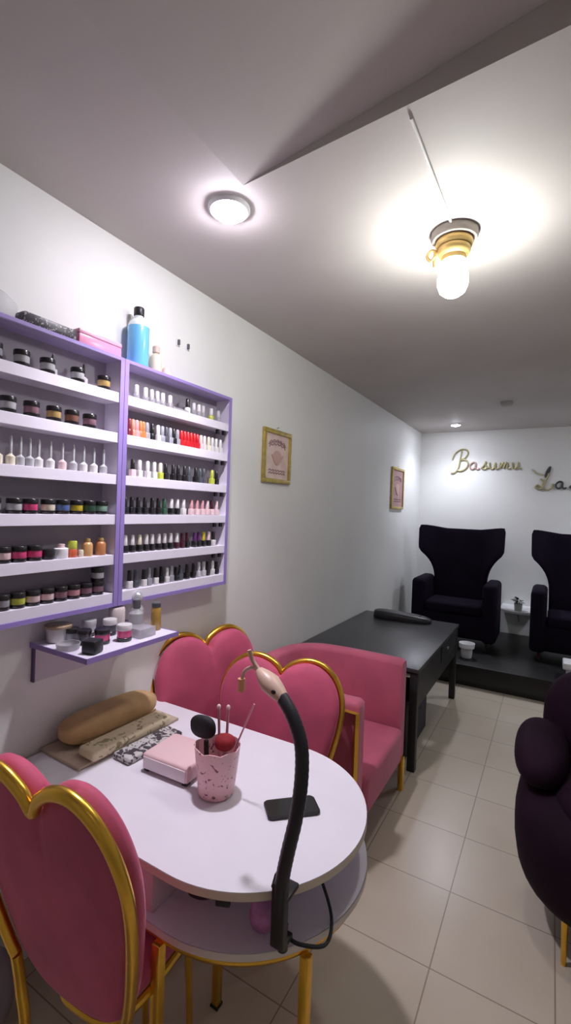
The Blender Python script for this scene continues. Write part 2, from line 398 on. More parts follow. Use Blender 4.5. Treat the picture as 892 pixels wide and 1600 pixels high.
for i, y in enumerate((1.152, 1.212)):
    t = thing('amber_bottle', 'amber glitter bottle with rounded stopper, %s on the fifth left shelf' % ('left of the two' if i == 0 else 'right of the two'), 'bottle', (-1.535, y, z5), 0, 'amber glitter bottles')
    obj('bottle', lathe([(.019, 0), (.020, .003), (.020, .042), (.016, .050), (.010, .053)], 20), colmat((.60, .33, .14) if i == 0 else (.50, .20, .08)), t)
    obj('stopper', lathe([(.010, .053), (.012, .057), (.010, .066), (.004, .068)], 16), colmat(CC['gold']), t)

# things on top of the racks
ZT = 2.2465
SILVP = pattern_mat('silver_black_print', (.05, .045, .055), (.40, .38, .42), 60, .60, .4)
o = obj('patterned_pouch', B(-.030, .030, -.098, .098, 0, .040, bev=.010), SILVP, loc=(-1.536, .965, ZT), rot=(0, 0, .0)); tag(o, 'flat black and silver patterned pouch lying on top of the left rack', 'pouch')
t = thing('pink_box', 'flat glossy pink box lying on top of the left rack', 'box', (-1.552, 1.17, ZT))
obj('box', B(-.038, .038, -.095, .095, 0, .040, bev=.004), mat('pink_card', (.80, .30, .48), .3), t); obj('lid', B(-.0395, .0395, -.0965, .0965, .040, .056, bev=.004), mat('light_pink_card', (.85, .42, .58), .3), t)
t = thing('remover_bottle', 'tall clear bottle of blue liquid with a black cap on top of the racks', 'bottle', (-1.548, 1.378, ZT))
obj('bottle', lathe([(.042, 0), (.045, .004), (.045, .165), (.040, .180), (.030, .192), (.018, .203), (.017, .215)], 32), mat('blue_liquid', (.18, .56, .95), .25, coat=.3), t)
obj('shoulder', lathe([(.0455, .166), (.041, .182), (.031, .194), (.0185, .204), (.0178, .216)], 32, cap=False), mat('clear_plastic_shoulder', (.78, .86, .90), .2, coat=.5), t)
obj('cap', lathe([(.020, .214), (.0215, .217), (.0215, .246), (.019, .250)], 24), BLACK, t)
t = thing('pump_bottle', 'cream bottle with a pink pump beside the blue bottle', 'bottle', (-1.552, 1.485, ZT))
obj('bottle', lathe([(.024, 0), (.026, .003), (.026, .070), (.016, .085), (.010, .090)], 24), mat('cream_plastic', (.80, .70, .52), .4), t)
obj('pump', lathe([(.009, .089), (.016, .094), (.016, .118), (.010, .124)], 18), mat('blush_plastic', (.80, .56, .48), .4), t)
o = obj('pink_pot', lathe([(.018, 0), (.020, .002), (.020, .034), (.016, .040), (.006, .041)], 20), mat('pale_peach', (.83, .62, .58), .4), loc=(-1.545, 1.545, ZT)); tag(o, 'small peach pot standing right of the cream pump bottle', 'pot')
PF = mat('clear_film', (.70, .71, .76), .3, alpha=.22)
o = obj('plastic_bag', blob((0, 0, .045), (.030, .085, .040), .9, nu=40, nv=26, fn=lambda p: p*(1+.12*math.sin(60*p.y+43*p.z)+.1*math.sin(70*p.x))), PF, loc=(-1.568, .80, ZT+.004)); tag(o, 'crumpled clear plastic bag on top of the left rack', 'bag')
for i, y in enumerate((1.668, 1.735)):
    t = thing('wall_hook', 'small clear hook with dark tip, %s, above right rack' % ('left one' if i == 0 else 'right one'), 'hook', (WX, y, 2.452), 0, 'stick-on wall hooks')
    obj('pad', B(0, .003, -.014, .014, -.017, .017, bev=.001), WPLAST, t); obj('hook', B(.003, .014, -.006, .004, -.012, .014, bev=.002), mat('hook_grey', (.10, .10, .11), .4), t)

# ------------------------------------------------------------------ picture frames
FR = mat('antique_gold_frame', (.50, .38, .10), .4, metal=.6, noise=.15, nscale=30)
def picture(y0, y1, z0, z1, label, tint, d=.022):
    t = thing('picture_frame', label, 'picture', (WX, (y0+y1)/2, (z0+z1)/2), 0, 'gold framed pictures on the left wall')
    w, h = (y1-y0)/2, (z1-z0)/2; f = .028
    bmf = bmesh.new()
    for a in ((-w, w, h-f, h), (-w, w, -h, -h+f), (-w, -w+f, -h+f, h-f), (w-f, w, -h+f, h-f)):
        box(bmf, .001, d, a[0], a[1], a[2], a[3], bev=.004)
    obj('frame', bmf, FR, t)
    m = bpy.data.materials.new('print'); m.use_nodes = True
    pm = mat('print_paper_%.2f' % tint[1], tint, .6, noise=.08, nscale=14)
    pr = obj('print', B(.002, .010, -w+f, w-f, -h+f, h-f), pm, t, smooth=False)
    ink = mat('print_ink', (.36, .22, .24), .6)
    ink2 = mat('print_motif', (.42, .25, .20), .6)
    def arc(z, a, n=13, rise=.02):
        return tube([(.011, -a+2*a*i/(n-1), z+rise*(1-(2*i/(n-1)-1)**2)) for i in range(n)], .004, 6)
    obj('lettering', arc(h*.42, w*.62, rise=.025), ink, pr)
    for zz in (h*.36, h*.50):
        bm = bmesh.new(); tube([(.011, -w*.58+2*w*.58*i/10, zz+.02*(1-(i/5-1)**2)+(.006 if i % 2 else -.006)) for i in range(11)], .0035, 6, bm=bm); obj('lettering', bm, ink, pr)
    for zz in (-h*.52, -h*.62):
        bm = bmesh.new(); tube([(.011, -w*.6+2*w*.6*i/12, zz+(.005 if i % 2 else -.005)) for i in range(13)], .0035, 6, bm=bm); obj('lettering', bm, ink, pr)
    bm = blob((.011, 0, -h*.02), (.002, w*.32, h*.26), 1, 20, 10)
    tube(catmull([(.012, -w*.4, h*.05), (.012, -w*.2, -h*.2), (.012, 0, -h*.3), (.012, w*.2, -h*.2), (.012, w*.4, h*.05)]), .005, 6, bm=bm)
    obj('motif', bm, mat('print_blush', (.58, .38, .33), .6), pr)
    obj('hanging_nail', tube([(.0, 0, h+.015), (.014, 0, h+.018)], .004, 8), CHROME, t)
    return t
picture(2.44, 2.787, 1.832, 2.18, 'gold framed pink print hanging just right of the polish racks', (.72, .56, .50))
picture(5.13, 5.60, 1.704, 2.185, 'gold framed rose print hanging near the far corner', (.46, .27, .27))

# ------------------------------------------------------------------ small wall shelf
t = thing('wall_shelf', 'small purple-edged white shelf with clutter under the racks', 'shelf', (WX, 1.0, 1.145))
obj('shelf_board', B(.0, .31, -.02, .40, 0, .012), RACKW, t, smooth=False)
bm = bmesh.new(); box(bm, .31, .313, -.023, .403, -.004, .014); box(bm, 0, .313, -.023, -.020, -.004, .014); box(bm, 0, .313, .40, .403, -.004, .014)
obj('edge_band', bm, LILAC, t, smooth=False)
p = obj('wall_batten', B(0, .014, -.01, .39, -.13, -.001), mat('batten_white', (.62, .57, .62), .5), t, smooth=False)
obj('edge_band', B(0, .016, -.016, -.010, -.13, -.001), mat('dark_purple_edge', (.09, .06, .16), .5), p, smooth=False)
SZ = 1.158
def sjar(x, y, c, label, sc=1.0, lid='black', zr=1.0): return jar(y, SZ, c, label, 'jars on the small shelf', sc, x, lid, 'black', zr)
o = obj('black_pot', B(-.026, .026, -.026, .026, 0, .045, bev=.006), BLACK, loc=(-1.335, 1.035, SZ), rot=(0, 0, .3)); tag(o, 'square black pot at the front left of the small shelf', 'pot')
sjar(-1.44, 1.08, 'dark grey', 'dark jar behind the square black pot on the small shelf', 1.0)
sjar(-1.50, 1.075, 'grey', 'grey jar at the back left of the small shelf', .95)
sjar(-1.40, 1.125, 'hot pink', 'black-lidded hot pink jar in the middle of the small shelf', 1.1, zr=.9)
sjar(-1.52, 1.16, 'silver', 'silver-lidded jar against the wall on the small shelf', 1.05, 'silver', 1.1)
sjar(-1.47, 1.215, 'dark grey', 'white-topped dark jar against the wall on the small shelf', 1.05, 'white', 1.1)
sjar(-1.365, 1.195, 'hot pink', 'hot pink jar with a white lid near the front of the small shelf', 1.1, 'white', 1.05)
o = obj('clear_dish', lathe([(.03, 0), (.036, .002), (.040, .022), (.036, .022), (.030, .004)], 24), colmat(CC['clear'], tr=.5), loc=(-1.43, 1.01, SZ)); tag(o, 'low clear dish at the left edge of the small shelf', 'dish')
t = thing('brown_lid_tub', 'clear tub with a flat tan lid in the back left of the small shelf', 'tub', (-1.545, 1.05, SZ))
obj('tub', lathe([(.036, 0), (.038, .002), (.042, .05)], 24), colmat((.60, .58, .58)), t); obj('lid', lathe([(.046, .050), (.047, .058), (.044, .060)], 24), colmat((.42, .30, .20)), t)
t = thing('clear_bottle', 'clear bottle with a dark pump cap at the right of the small shelf', 'bottle', (-1.42, 1.30, SZ))
obj('bottle', lathe([(.026, 0), (.028, .003), (.028, .075), (.014, .09), (.011, .096)], 24), colmat((.62, .62, .64), tr=.4), t); obj('cap', lathe([(.014, .094), (.016, .098), (.016, .128), (.012, .130)], 18), colmat((.12, .12, .14)), t)
t = thing('dropper_bottle', 'clear bottle with a silver ball stopper behind the amber bottle', 'bottle', (-1.50, 1.375, SZ))
obj('bottle', lathe([(.026, 0), (.028, .003), (.028, .07), (.016, .085), (.012, .09)], 24), colmat((.70, .70, .72), tr=.4), t)
obj('stopper', blob((0, 0, .115), (.026, .026, .028), 1, 20, 12), mat('pearl_silver', (.62, .62, .66), .25, metal=.5), t)
o = obj('cream_tub', lathe([(.030, 0), (.032, .003), (.032, .08), (.028, .088)], 24), colmat((.72, .62, .60)), loc=(-1.515, 1.285, SZ)); tag(o, 'pale blush tub behind the clear pump bottle on the small shelf', 'tub')
t = thing('amber_bottle', 'narrow amber oil bottle with a dark cap at the right end of the small shelf', 'bottle', (-1.385, 1.372, SZ))
obj('bottle', lathe([(.019, 0), (.021, .003), (.019, .085), (.016, .092)], 24), mat('amber_oil', (.42, .25, .05), .2, coat=.5), t); obj('cap', lathe([(.018, .092), (.0185, .108), (.015, .110)], 18), colmat(CC['dark grey']), t)
o = obj('clear_organizer', B(-.05, .05, -.04, .04, 0, .035, bev=.003), colmat((.66, .64, .68), tr=.5), loc=(-1.375, 1.275, SZ)); tag(o, 'low clear organiser in front of the bottles on the small shelf', 'organiser')

# ------------------------------------------------------------------ nail table
TZ = .75
def stadium(xb, cx, cy, r, n=40):
    pts = [(xb, cy-r)]
    for i in range(n+1):
        a = -PI/2+PI*i/n; pts.append((cx+r*math.cos(a), cy+r*math.sin(a)))
    pts.append((xb, cy+r)); return pts
t = thing('nail_table', 'two-tier white nail table with rounded end and gold legs', 'table', (-.80, 1.225, 0))
def loc2(P): return [(x+.80, y-1.225) for x, y in P]
p = obj('tabletop', prism(loc2(stadium(-1.585, -.80, 1.225, .366)), TZ-.022, TZ, bev=.002), WHITE_LAM, t)
bm = bmesh.new(); o1 = loc2(stadium(-1.587, -.80, 1.225, .3675)); n = len(o1)
def band(out, z0, z1, th, bm):
    n = len(out); 
    A = [bm.verts.new((x, y, z0)) for x, y in out]; Bv = [bm.verts.new((x, y, z1)) for x, y in out]
    for i in range(n): bm.faces.new((A[i], A[(i+1) % n], Bv[(i+1) % n], Bv[i]))
band(o1, TZ-.0215, TZ-.0015, 0, bm); obj('edge_band', bm, BEIGE_EDGE, p)
lt = obj('lower_shelf', prism(loc2(stadium(-1.585, -.80, 1.225, .372)), .588, .61, bev=.002), mat('lower_white_laminate', (.74, .69, .78), .35), t)
bm = bmesh.new(); band(loc2(stadium(-1.587, -.80, 1.225, .3735)), .5895, .6085, 0, bm); obj('edge_band', bm, mat('pale_edge_band', (.74, .66, .62), .5), lt)
obj('cabinet_box', B(-1.57+.80, -.86+.80, .872-1.225, 1.575-1.225, .61, TZ-.022, bev=.002), mat('pinkish_side_board', (.68, .56, .60), .5), t)
obj('gold_rail', tube([(x, y, .571) for x, y in loc2(stadium(-1.50, -.80, 1.225, .345))], .016, 10, closed=True), GOLD, t)
for x, y in ((-.822, .862), (-.49, 1.03), (-.915, 1.24), (-1.38, 1.50)):
    bm = B(x+.80-.013, x+.80+.013, y-1.225-.013, y-1.225+.013, .006, .565, bev=.003)
    l = obj('leg', bm, GOLD, t); obj('rubber_foot', B(x+.80-.015, x+.80+.015, y-1.225-.015, y-1.225+.015, 0, .008), BLACK, l)

# things on the table
o = obj('table_mat', B(-.115, .115, -.235, .235, 0, .012, bev=.003), mat('beige_board', (.50, .40, .31), .6, noise=.08), loc=(-1.470, 1.255, TZ), rot=(0, 0, -.03)); tag(o, 'thick beige mat under the arm rest cushion', 'mat')
def cush(p):
    p.z = p.z if p.z > -.03 else -.03
    return p
TAN = mat('tan_fabric', (.50, .32, .15), .8, noise=.10, nscale=14, sheen=.3)
t = thing('arm_rest_cushion', 'long tan arm rest cushion lying on a beige mat', 'cushion', (-1.512, 1.27, TZ+.0125), -.03)
obj('cushion', blob((0, 0, .050), (.072, .215, .050), .62, 32, 18), TAN, t)
obj('seam', tube(catmull([(.066, -.175, .028), (.075, -.08, .022), (.076, .08, .022), (.066, .175, .028)]), .003, 6), mat('tan_seam', (.30, .18, .07), .8), t)
FLP = pattern_mat('cream_floral_print', (.68, .58, .40), (.30, .26, .16), 28, .60, .8)
o = obj('folded_cloth', B(-.046, .046, -.185, .185, 0, .036, bev=.012, seg=3), FLP, loc=(-1.382, 1.245, TZ+.0135), rot=(0, .0, -.03)); tag(o, 'folded cream printed cloth in front of the tan cushion', 'cloth')
ZEB = pattern_mat('black_white_print', (.55, .53, .52), (.05, .04, .05), 36, .50, .5)
t = thing('print_pouch', 'black and white patterned pouch between the cream cloth and the pink box', 'pouch', (-1.285, 1.262, TZ+.001), -.05)
obj('pouch', B(-.044, .044, -.130, .130, 0, .024, bev=.009, seg=3), ZEB, t)
PKB = mat('pale_pink_plastic', (.80, .56, .58), .35)
t = thing('nail_lamp', 'pale pink box-shaped nail lamp beside the pink cup', 'nail lamp', (-1.098, 1.228, TZ+.001), .04)
obj('housing', B(-.10, .10, -.085, .085, .008, .062, bev=.010, seg=3), PKB, t)
obj('front_panel', B(-.092, .092, -.088, -.083, .012, .052, bev=.002), mat('white_pink_panel', (.80, .70, .76), .35), t)
obj('foot', B(-.094, -.074, -.080, -.060, 0, .012, bev=.002), BLACK, t); obj('foot', B(.074, .094, -.080, -.060, 0, .012), BLACK, t)
obj('foot', B(-.094, -.074, .055, .075, 0, .012), BLACK, t); obj('foot', B(.074, .094, .055, .075, 0, .012), BLACK, t)
obj('button', B(.02, .06, .045, .065, .060, .066, bev=.002), mat('button_grey', (.10, .08, .09), .5), t)
# cup
CUPM = pattern_mat('pink_cup_print', (.82, .50, .53), (.22, .07, .12), 42, .635, .35)
cx, cy = -.905, 1.185
t = thing('brush_cup', 'pink printed cup with scalloped rim holding brushes', 'cup', (cx, cy, TZ+.001))
bm = bmesh.new(); n = 48; rings = []
for r, z in ((.048, 0), (.056, .002), (.0575, .006), (.066, .08), (.0735, .150), (.0705, .150), (.062, .08), (.053, .008), (.01, .008)):
    rings.append([bm.verts.new((r*math.cos(2*PI*i/n), r*math.sin(2*PI*i/n), z+(.006*abs(math.sin(4*2*PI*i/n)) if z > .14 else 0))) for i in range(n)])
for a, c in zip(rings, rings[1:]):
    for i in range(n): bm.faces.new((a[i], a[(i+1) % n], c[(i+1) % n], c[i]))
bm.faces.new(rings[0][::-1]); bm.faces.new(rings[-1])
obj('cup', bm, CUPM, t)
cz = TZ+.012
t = thing('black_hairbrush', 'black paddle brush standing head up in the pink cup', 'brush', (cx-.028, cy-.012, cz))
obj('head', blob((-.006, 0, .192), (.050, .018, .036), .8, 26, 14), BLACKM, t, rot=(0, -.10, 0)); obj('handle', tube([(-.0, 0, 0), (-.010, 0, .15)], .008), BLACK, t)
t = thing('red_powder_brush', 'red round powder brush standing in the pink cup', 'brush', (cx+.030, cy-.010, cz))
obj('bristles', blob((.006, 0, .164), (.033, .033, .024), .95, 24, 14), mat('red_bristle', (.26, .006, .012), .8, noise=.2, nscale=60), t); obj('handle', tube([(0, 0, 0), (.004, 0, .15)], .006), mat('handle_silver', (.5, .4, .4), .3, metal=.5), t)
PST = mat('pink_stick', (.70, .30, .36), .35)
for (x0, y0, x1, y1, z1, lab) in ((-.01, .03, -.035, .045, .235, 'leftmost pink handled tool standing in the cup'), (.005, .035, .0, .05, .24, 'middle pink handled tool with pale ball tip in the cup')):
    t = thing('nail_tool', lab, 'nail tool', (cx, cy, cz), 0, 'pink tools in the cup')
    obj('handle', tube([(x0, y0, 0), (x1, y1, z1)], .0045), PST, t); obj('tip', blob((x1, y1, z1+.004), (.007, .007, .009), 1, 12, 8), mat('pale_tip', (.82, .60, .62), .3), t)
t = thing('long_stick', 'long thin pink stick leaning out to the right of the cup', 'stick', (cx, cy, cz))
obj('stick', tube([(.01, .02, 0), (.055, .03, .15), (.108, .04, .285)], .003), PST, t)
# phone
t = thing('smartphone', 'black smartphone lying face up on the white table', 'phone', (-.660, 1.245, TZ+.001), -.72+.0)
t.rotation_euler = (0, 0, math.atan2(.112, .118))
def rrect(a, b_, r_, n=6):
    o_ = []
    for sx, sy, a0 in ((1, 1, 0), (-1, 1, PI/2), (-1, -1, PI), (1, -1, 1.5*PI)):
        for k in range(n+1):
            q = a0+PI/2*k/n; o_.append((sx*(a-r_)+r_*math.cos(q), sy*(b_-r_)+r_*math.sin(q)))
    return o_
bm = prism(rrect(.081, .043, .012), 0, .008, bev=.002); obj('body', bm, BLACK, t)
bm = prism(rrect(.077, .039, .009), .0078, .0084); obj('screen', bm, mat('dark_screen', (.015, .015, .018), .12, coat=.5), t, smooth=False)
# gooseneck phone holder
ex, ey = -.520, .972
t = thing('gooseneck_holder', 'black gooseneck phone holder clamped to the rounded table end', 'phone holder', (ex, ey, TZ))
bm = bmesh.new()
box(bm, -.020, .020, -.034, .026, .001, .013, bev=.003)
box(bm, -.018, .018, -.044, -.020, -.105, .045, bev=.004)
box(bm, -.016, .016, -.034, .010, -.112, -.098, bev=.003)
obj('clamp', bm, BLACK, t)
obj('clamp_plate', B(-.036, -.024, -.020, .016, .001, .040, bev=.003, M=Matrix.Rotation(.25, 4, 'Y')), BLACK, t)
bm = lathe([(.010, -.13), (.013, -.128), (.013, -.112), (.006, -.110), (.006, -.08), (.012, -.078), (.012, -.068)], 16, M=Matrix.Translation((.0, -.012, .0))); bm2 = bm
obj('screw_knob', bm, BLACK, t)
pts = catmull([(.0, -.030, -.02), (.004, -.032, .05), (.012, -.028, .11), (.026, -.016, .20), (.028, .0, .28), (.014, .02, .35), (-.020, .035, .405), (-.062, .05, .440)], 10)
bm = bmesh.new(); nn = len(pts)
tube(pts, [.0165+.0008*(i % 2) for i in range(nn)], 14, bm=bm)
obj('gooseneck', bm, mat('ribbed_black_rubber', (.013, .012, .018), .45), t)
HB = mat('beige_pink_plastic', (.62, .42, .33), .4)
e = pts[-1]; d = Vector((-.86, .25, .42)).normalized()
bm = bmesh.new()
hp = [e+d*s for s in (-.006, .02, .05, .08, .10)]
tube(hp, [.018, .025, .030, .022, .013], 16, bm=bm, flat=.8)
hd = obj('holder_head', bm, HB, t)
obj('button', blob(tuple(e+d*.018+Vector((0, -.021, .006))), (.007, .004, .006), 1, 12, 8), BLACK, hd)
q0 = hp[-1]
obj('prong', tube(catmull([q0, q0+Vector((-.022, 0, .022)), q0+Vector((-.032, -.004, .05))]), [.006]*17, 8), HB, t)
obj('prong', tube(catmull([q0, q0+Vector((-.024, -.004, .004)), q0+Vector((-.044, -.008, -.012)), q0+Vector((-.05, -.01, -.040))]), .005, 8), HB, t)
obj('prong_tip', tube([q0+Vector((-.05, -.01, -.030)), q0+Vector((-.05, -.01, -.064))], .010, 12), mat('orange_tip', (.75, .38, .20), .4), t)
CB = mat('cable_black', (.01, .01, .012), .5)
o = obj('charging_cable', tube(catmull([(-.525, .985, .632), (-.49, .99, .624), (-.44, 1.03, .616), (-.455, 1.10, .620), (-.50, 1.14, .66), (-.55, 1.15, .722)]), .0045, 8), CB); tag(o, 'thin black cable looping on the lower shelf beside the clamp', 'cable')
o = obj('table_lamp_cable', tube(catmull([(-.78, 1.00, .722), (-.785, .94, .700), (-.765, .905, .690), (-.735, .90, .692), (-.70, .905, .705), (-.68, .93, .722)]), .005, 8), CB); tag(o, 'short black cable hanging in a loop under the tabletop', 'cable')
o = obj('pink_pouch', blob((0, 0, 0), (.035, .02, .05), .7, 20, 12, fn=lambda p: Vector((p.x*(1-.5*(-p.z/.05)*.6), p.y, p.z))), mat('orchid_fabric', (.48, .20, .44), .7, noise=.2, nscale=30), loc=(-.585, .975, .662), rot=(.2, .25, .3)); tag(o, 'small orchid pink pouch tucked under the tabletop behind the clamp', 'pouch')
o = obj('eyelash_clip', B(-.018, .018, -.006, .006, -.02, 0, bev=.003), BLACK, loc=(-.655, .90, .727), rot=(0, 0, .4)); tag(o, 'small dark clip under the table edge left of the pink pouch', 'clip')

# ------------------------------------------------------------------ heart chairs
HP = [(0, .468), (.030, .500), (.080, .528), (.140, .537), (.200, .518), (.252, .470), (.283, .395), (.284, .310), (.262, .20), (.232, .10), (.196, .03), (.120, -.026), (0, -.042)]
def heart(n=6, s=1.0):
    right = catmull([(-.03, .500, 0)]+[(u, w, 0) for u, w in HP]+[(-.12, -.026, 0)], n)[n:-n]
    right = [Vector((max(0, p.x), p.y, 0)) for p in right]
    left = [Vector((-p.x, p.y, 0)) for p in right[::-1]][1:-1]
    return right+left
def heart_chair(name, label, x, y, psi, S=1.0, lean=.20, seatw=.20, seatd=.40, front_legs=True):
    t = thing(name, label, 'chair', (x, y, 0), psi, 'pink heart-back chairs')
    t.scale = (S, S, S)
    ca, sa = math.cos(lean), math.sin(lean)
    def P(u, w, d): # d forward of plane
        return Vector((u, -sa*w+ca*d, .45+ca*w+sa*d))
    out = heart(5); C0 = Vector((0, .20, 0)); n = len(out)
    bm = bmesh.new(); rings = []
    prof = [(.0, -.012), (.55, -.016), (.86, -.012), (.95, -.006), (.99, .004), (1.0, .018), (.985, .034), (.95, .045), (.86, .056), (.6, .066), (.3, .070)]
    for s, d in prof[1:]:
        rings.append([bm.verts.new(P(C0.x+(p.x-C0.x)*s, C0.y+(p.y-C0.y)*s, d+.004)) for p in out])
    for a, c in zip(rings, rings[1:]):
        for i in range(n): bm.faces.new((a[i], a[(i+1) % n], c[(i+1) % n], c[i]))
    cf = bm.verts.new(P(0, .20, -.016)); cb = bm.verts.new(P(0, .20, .076))
    for i in range(n):
        bm.faces.new((cf, rings[0][(i+1) % n], rings[0][i])); bm.faces.new((cb, rings[-1][i], rings[-1][(i+1) % n]))
    obj('backrest', bm, PINK, t)
    # gold tube round the heart, open at the bottom, running down into the rear legs
    path = [p for p in out if p.y > .03]
    k = max(range(len(path)), key=lambda i: (path[i]-path[(i+1) % len(path)]).length)
    path = path[k+1:]+path[:k+1]
    g = []
    for p in path:
        dd = (p-C0).normalized()
        g.append(P(p.x+dd.x*.006, p.y+dd.y*.006, -.014))
    r = .015
    obj('back_frame', tube(g, r, 12), GOLD, t)
    for e, sx in ((g[0], 1), (g[-1], -1)):
        sx = 1 if e.x > 0 else -1
        fl = Vector((sx*.192, e.y*.2-.03, .006))
        leg = obj('leg', tube(catmull([e, Vector((e.x*.985, e.y*.4, .40)), Vector((sx*.188, -.006, .28)), fl], 6), r, 12), GOLD, t)
        obj('rubber_foot', lathe([(.015, 0), (.016, .012), (.014, .014)], 12, M=Matrix.Translation((fl.x, fl.y, 0))), BLACK, leg)
    # seat
    sc = .02+seatd/2
    def sfn(p): return Vector((p.x, p.y, max(p.z, -.028)))
    obj('seat', blob((0, sc, .432), (seatw, seatd/2, .036), .55, 32, 14, fn=sfn), PINK, t)
    ring = []
    for i in range(40):
        a = 2*PI*i/40; c_, s_ = math.cos(a), math.sin(a)
        ring.append((seatw*.97*math.copysign(abs(c_)**.55, c_), sc+seatd/2*.97*math.copysign(abs(s_)**.55, s_), .396))
    obj('seat_frame', tube(ring, .011, 8, closed=True), GOLD, t)
    for sx in (-1, 1):
        a = Vector((sx*(seatw-.045), sc+seatd/2-.05, .395)); b_ = Vector((sx*(seatw-.035), sc+seatd/2-.02, .006))
        leg = obj('leg', tube([a, b_], .0115, 10), GOLD, t)
        obj('rubber_foot', lathe([(.013, 0), (.014, .012), (.012, .014)], 12, M=Matrix.Translation((b_.x, b_.y, 0))), BLACK, leg)
    obj('stretcher', tube([(-.182, -.012, .22), (.182, -.012, .22)], .007, 8), GOLD, t)
    return t
heart_chair('heart_chair', 'pink heart-back chair in the foreground, seen from behind, at the left of the table', -.938, .706, .08, .90, .26, .138, .40).scale = (.85, .90, 1.12)
heart_chair('heart_chair', 'pink heart-back chair at the far side of the table, behind the phone holder', -1.045, 1.775, 3.38, .985, .20, .17, .34)
heart_chair('heart_chair', 'pink heart-back chair against the wall below the small shelf', -1.478, 1.852, 4.42, 1.03, .10, .155, .24)

# ------------------------------------------------------------------ pink tub armchair (faces +x)
t = thing('tub_armchair', 'pink velvet tub armchair with gold side frame between the desk and the heart chairs', 'armchair', (-1.10, 2.395, 0))
AX, AY = -1.10, 2.395
def shell_path(off):
    # plan path of the wall centreline, from near arm front round the back to far arm front
    pts = [(-.735, 2.055), (-.90, 2.045), (-1.08, 2.05), (-1.25, 2.13), (-1.375, 2.235), (-1.435, 2.36), (-1.435, 2.50), (-1.40, 2.64), (-1.30, 2.735), (-1.15, 2.765), (-.95, 2.77), (-.735, 2.765)]
    return catmull([(a-AX, b_-AY, 0) for a, b_ in pts], 6)
pp = shell_path(0); bm = bmesh.new(); rings = []; th = .048; N = len(pp)
z0, z1 = .18, .79
for i, p in enumerate(pp):
    a = pp[max(i-1, 0)]; c = pp[min(i+1, N-1)]; tt = (c-a).normalized(); nrm = Vector((tt.y, -tt.x, 0))
    sec = []
    K = 5
    for (ox, z) in [(-1, z0+.02), (-1, z1-.03), (-.9, z1-.012), (-.6, z1-.003), (0, z1), (.6, z1-.003), (.9, z1-.012), (1, z1-.03), (1, z0+.02), (.8, z0), (-.8, z0)]:
        fr = 1.0
        if i == 0 or i == N-1: fr = .85
        sec.append(bm.verts.new(p+nrm*ox*th*fr+Vector((0, 0, z if fr == 1 else z-(.012 if z > .5 else -.01)))))
    rings.append(sec)
for a, c in zip(rings, rings[1:]):
    for k in range(len(a)): bm.faces.new((a[k], a[(k+1) % len(a)], c[(k+1) % len(a)], c[k]))
bm.faces.new(rings[0][::-1]); bm.faces.new(rings[-1])
obj('shell_back', bm, PINKA, t, angle=60)
bm = bmesh.new(); box(bm, -1.385-AX, -.715-AX, 2.105-AY, 2.715-AY, .20, .40, bev=.03, seg=4)
obj('seat', bm, PINKA, t, angle=60)
for yy, nm in ((1.998, 'near'), (2.822, 'far')):
    fz = .745
    bm = tube([(-.74-AX, yy-AY, .01), (-.74-AX, yy-AY, fz), (-1.02-AX, yy-AY, fz), (-1.08-AX, yy-AY, .01)] if nm == 'near' else [(-.735-AX, yy-AY-.035, .01), (-.735-AX, yy-AY-.035, .19)], .0135, 4) if nm == 'near' else None
    if bm: obj('side_frame', bm, GOLD, t, angle=20)
for x_, y_ in ((-.735, 2.775), (-1.25, 2.70)):
    obj('leg', B(x_-.016-AX, x_+.016-AX, y_-.016-AY, y_+.016-AY, 0, .20, bev=.003), GOLD, t)

# ------------------------------------------------------------------ desk
t = thing('desk', 'long black desk along the left wall behind the pink armchair', 'desk', (-1.14, 3.70, 0))
DX, DY = -1.14, 3.70
obj('desktop', B(-1.59-DX, -.70-DX, 2.98-DY, 4.45-DY, .645, .67, bev=.004), DESK, t)
obj('side_apron', B(-.735-DX, -.715-DX, 3.03-DY, 4.40-DY, .40, .645), DESKS, t, smooth=False)
d1 = obj('drawer_front', B(-.7145-DX, -.708-DX, 3.75-DY, 4.36-DY, .50, .635, bev=.002), DESKS, t)
obj('knob', lathe([(.004, 0), (.004, .012), (.010, .016), (.008, .022)], 14, M=Matrix.Translation((-.708-DX, 3.90-DY, .59)) @ Matrix.Rotation(PI/2, 4, 'Y')), CHROME, d1)
obj('end_apron', B(-1.57-DX, -.735-DX, 4.40-DY, 4.42-DY, .40, .645), DESKS, t, smooth=False)
for x_, y_ in ((-.735, 4.41), (-1.55, 4.41), (-1.55, 3.02), (-.735, 3.02)):
    obj('leg', B(x_-.025-DX, x_+.025-DX, y_-.025-DY, y_+.025-DY, 0, .645, bev=.002), DESKS, t)
o = obj('storage_box', B(-.30, .30, -.30, .30, 0, .36, bev=.012), BLACKM, loc=(-1.10, 3.40, 0)); tag(o, 'black storage box pushed under the desk behind the armchair', 'box')
t = thing('desk_tray', 'black curved keyboard-like gadget lying on the far end of the desk', 'keyboard', (-1.175, 4.27, .671), .12)
bm = blob((0, 0, .012), (.265, .085, .04), .6, 32, 12, fn=lambda p: Vector((p.x, p.y, max(p.z, -.012)+.016*(1-p.x/.25)*(1 if p.z > 0 else 0)))); obj('body', bm, BLACK, t)
obj('key_panel', B(-.19, .17, -.045, .035, .034, .062, bev=.004, M=Matrix.Rotation(.04, 4, 'Y')), BLACKM, t)

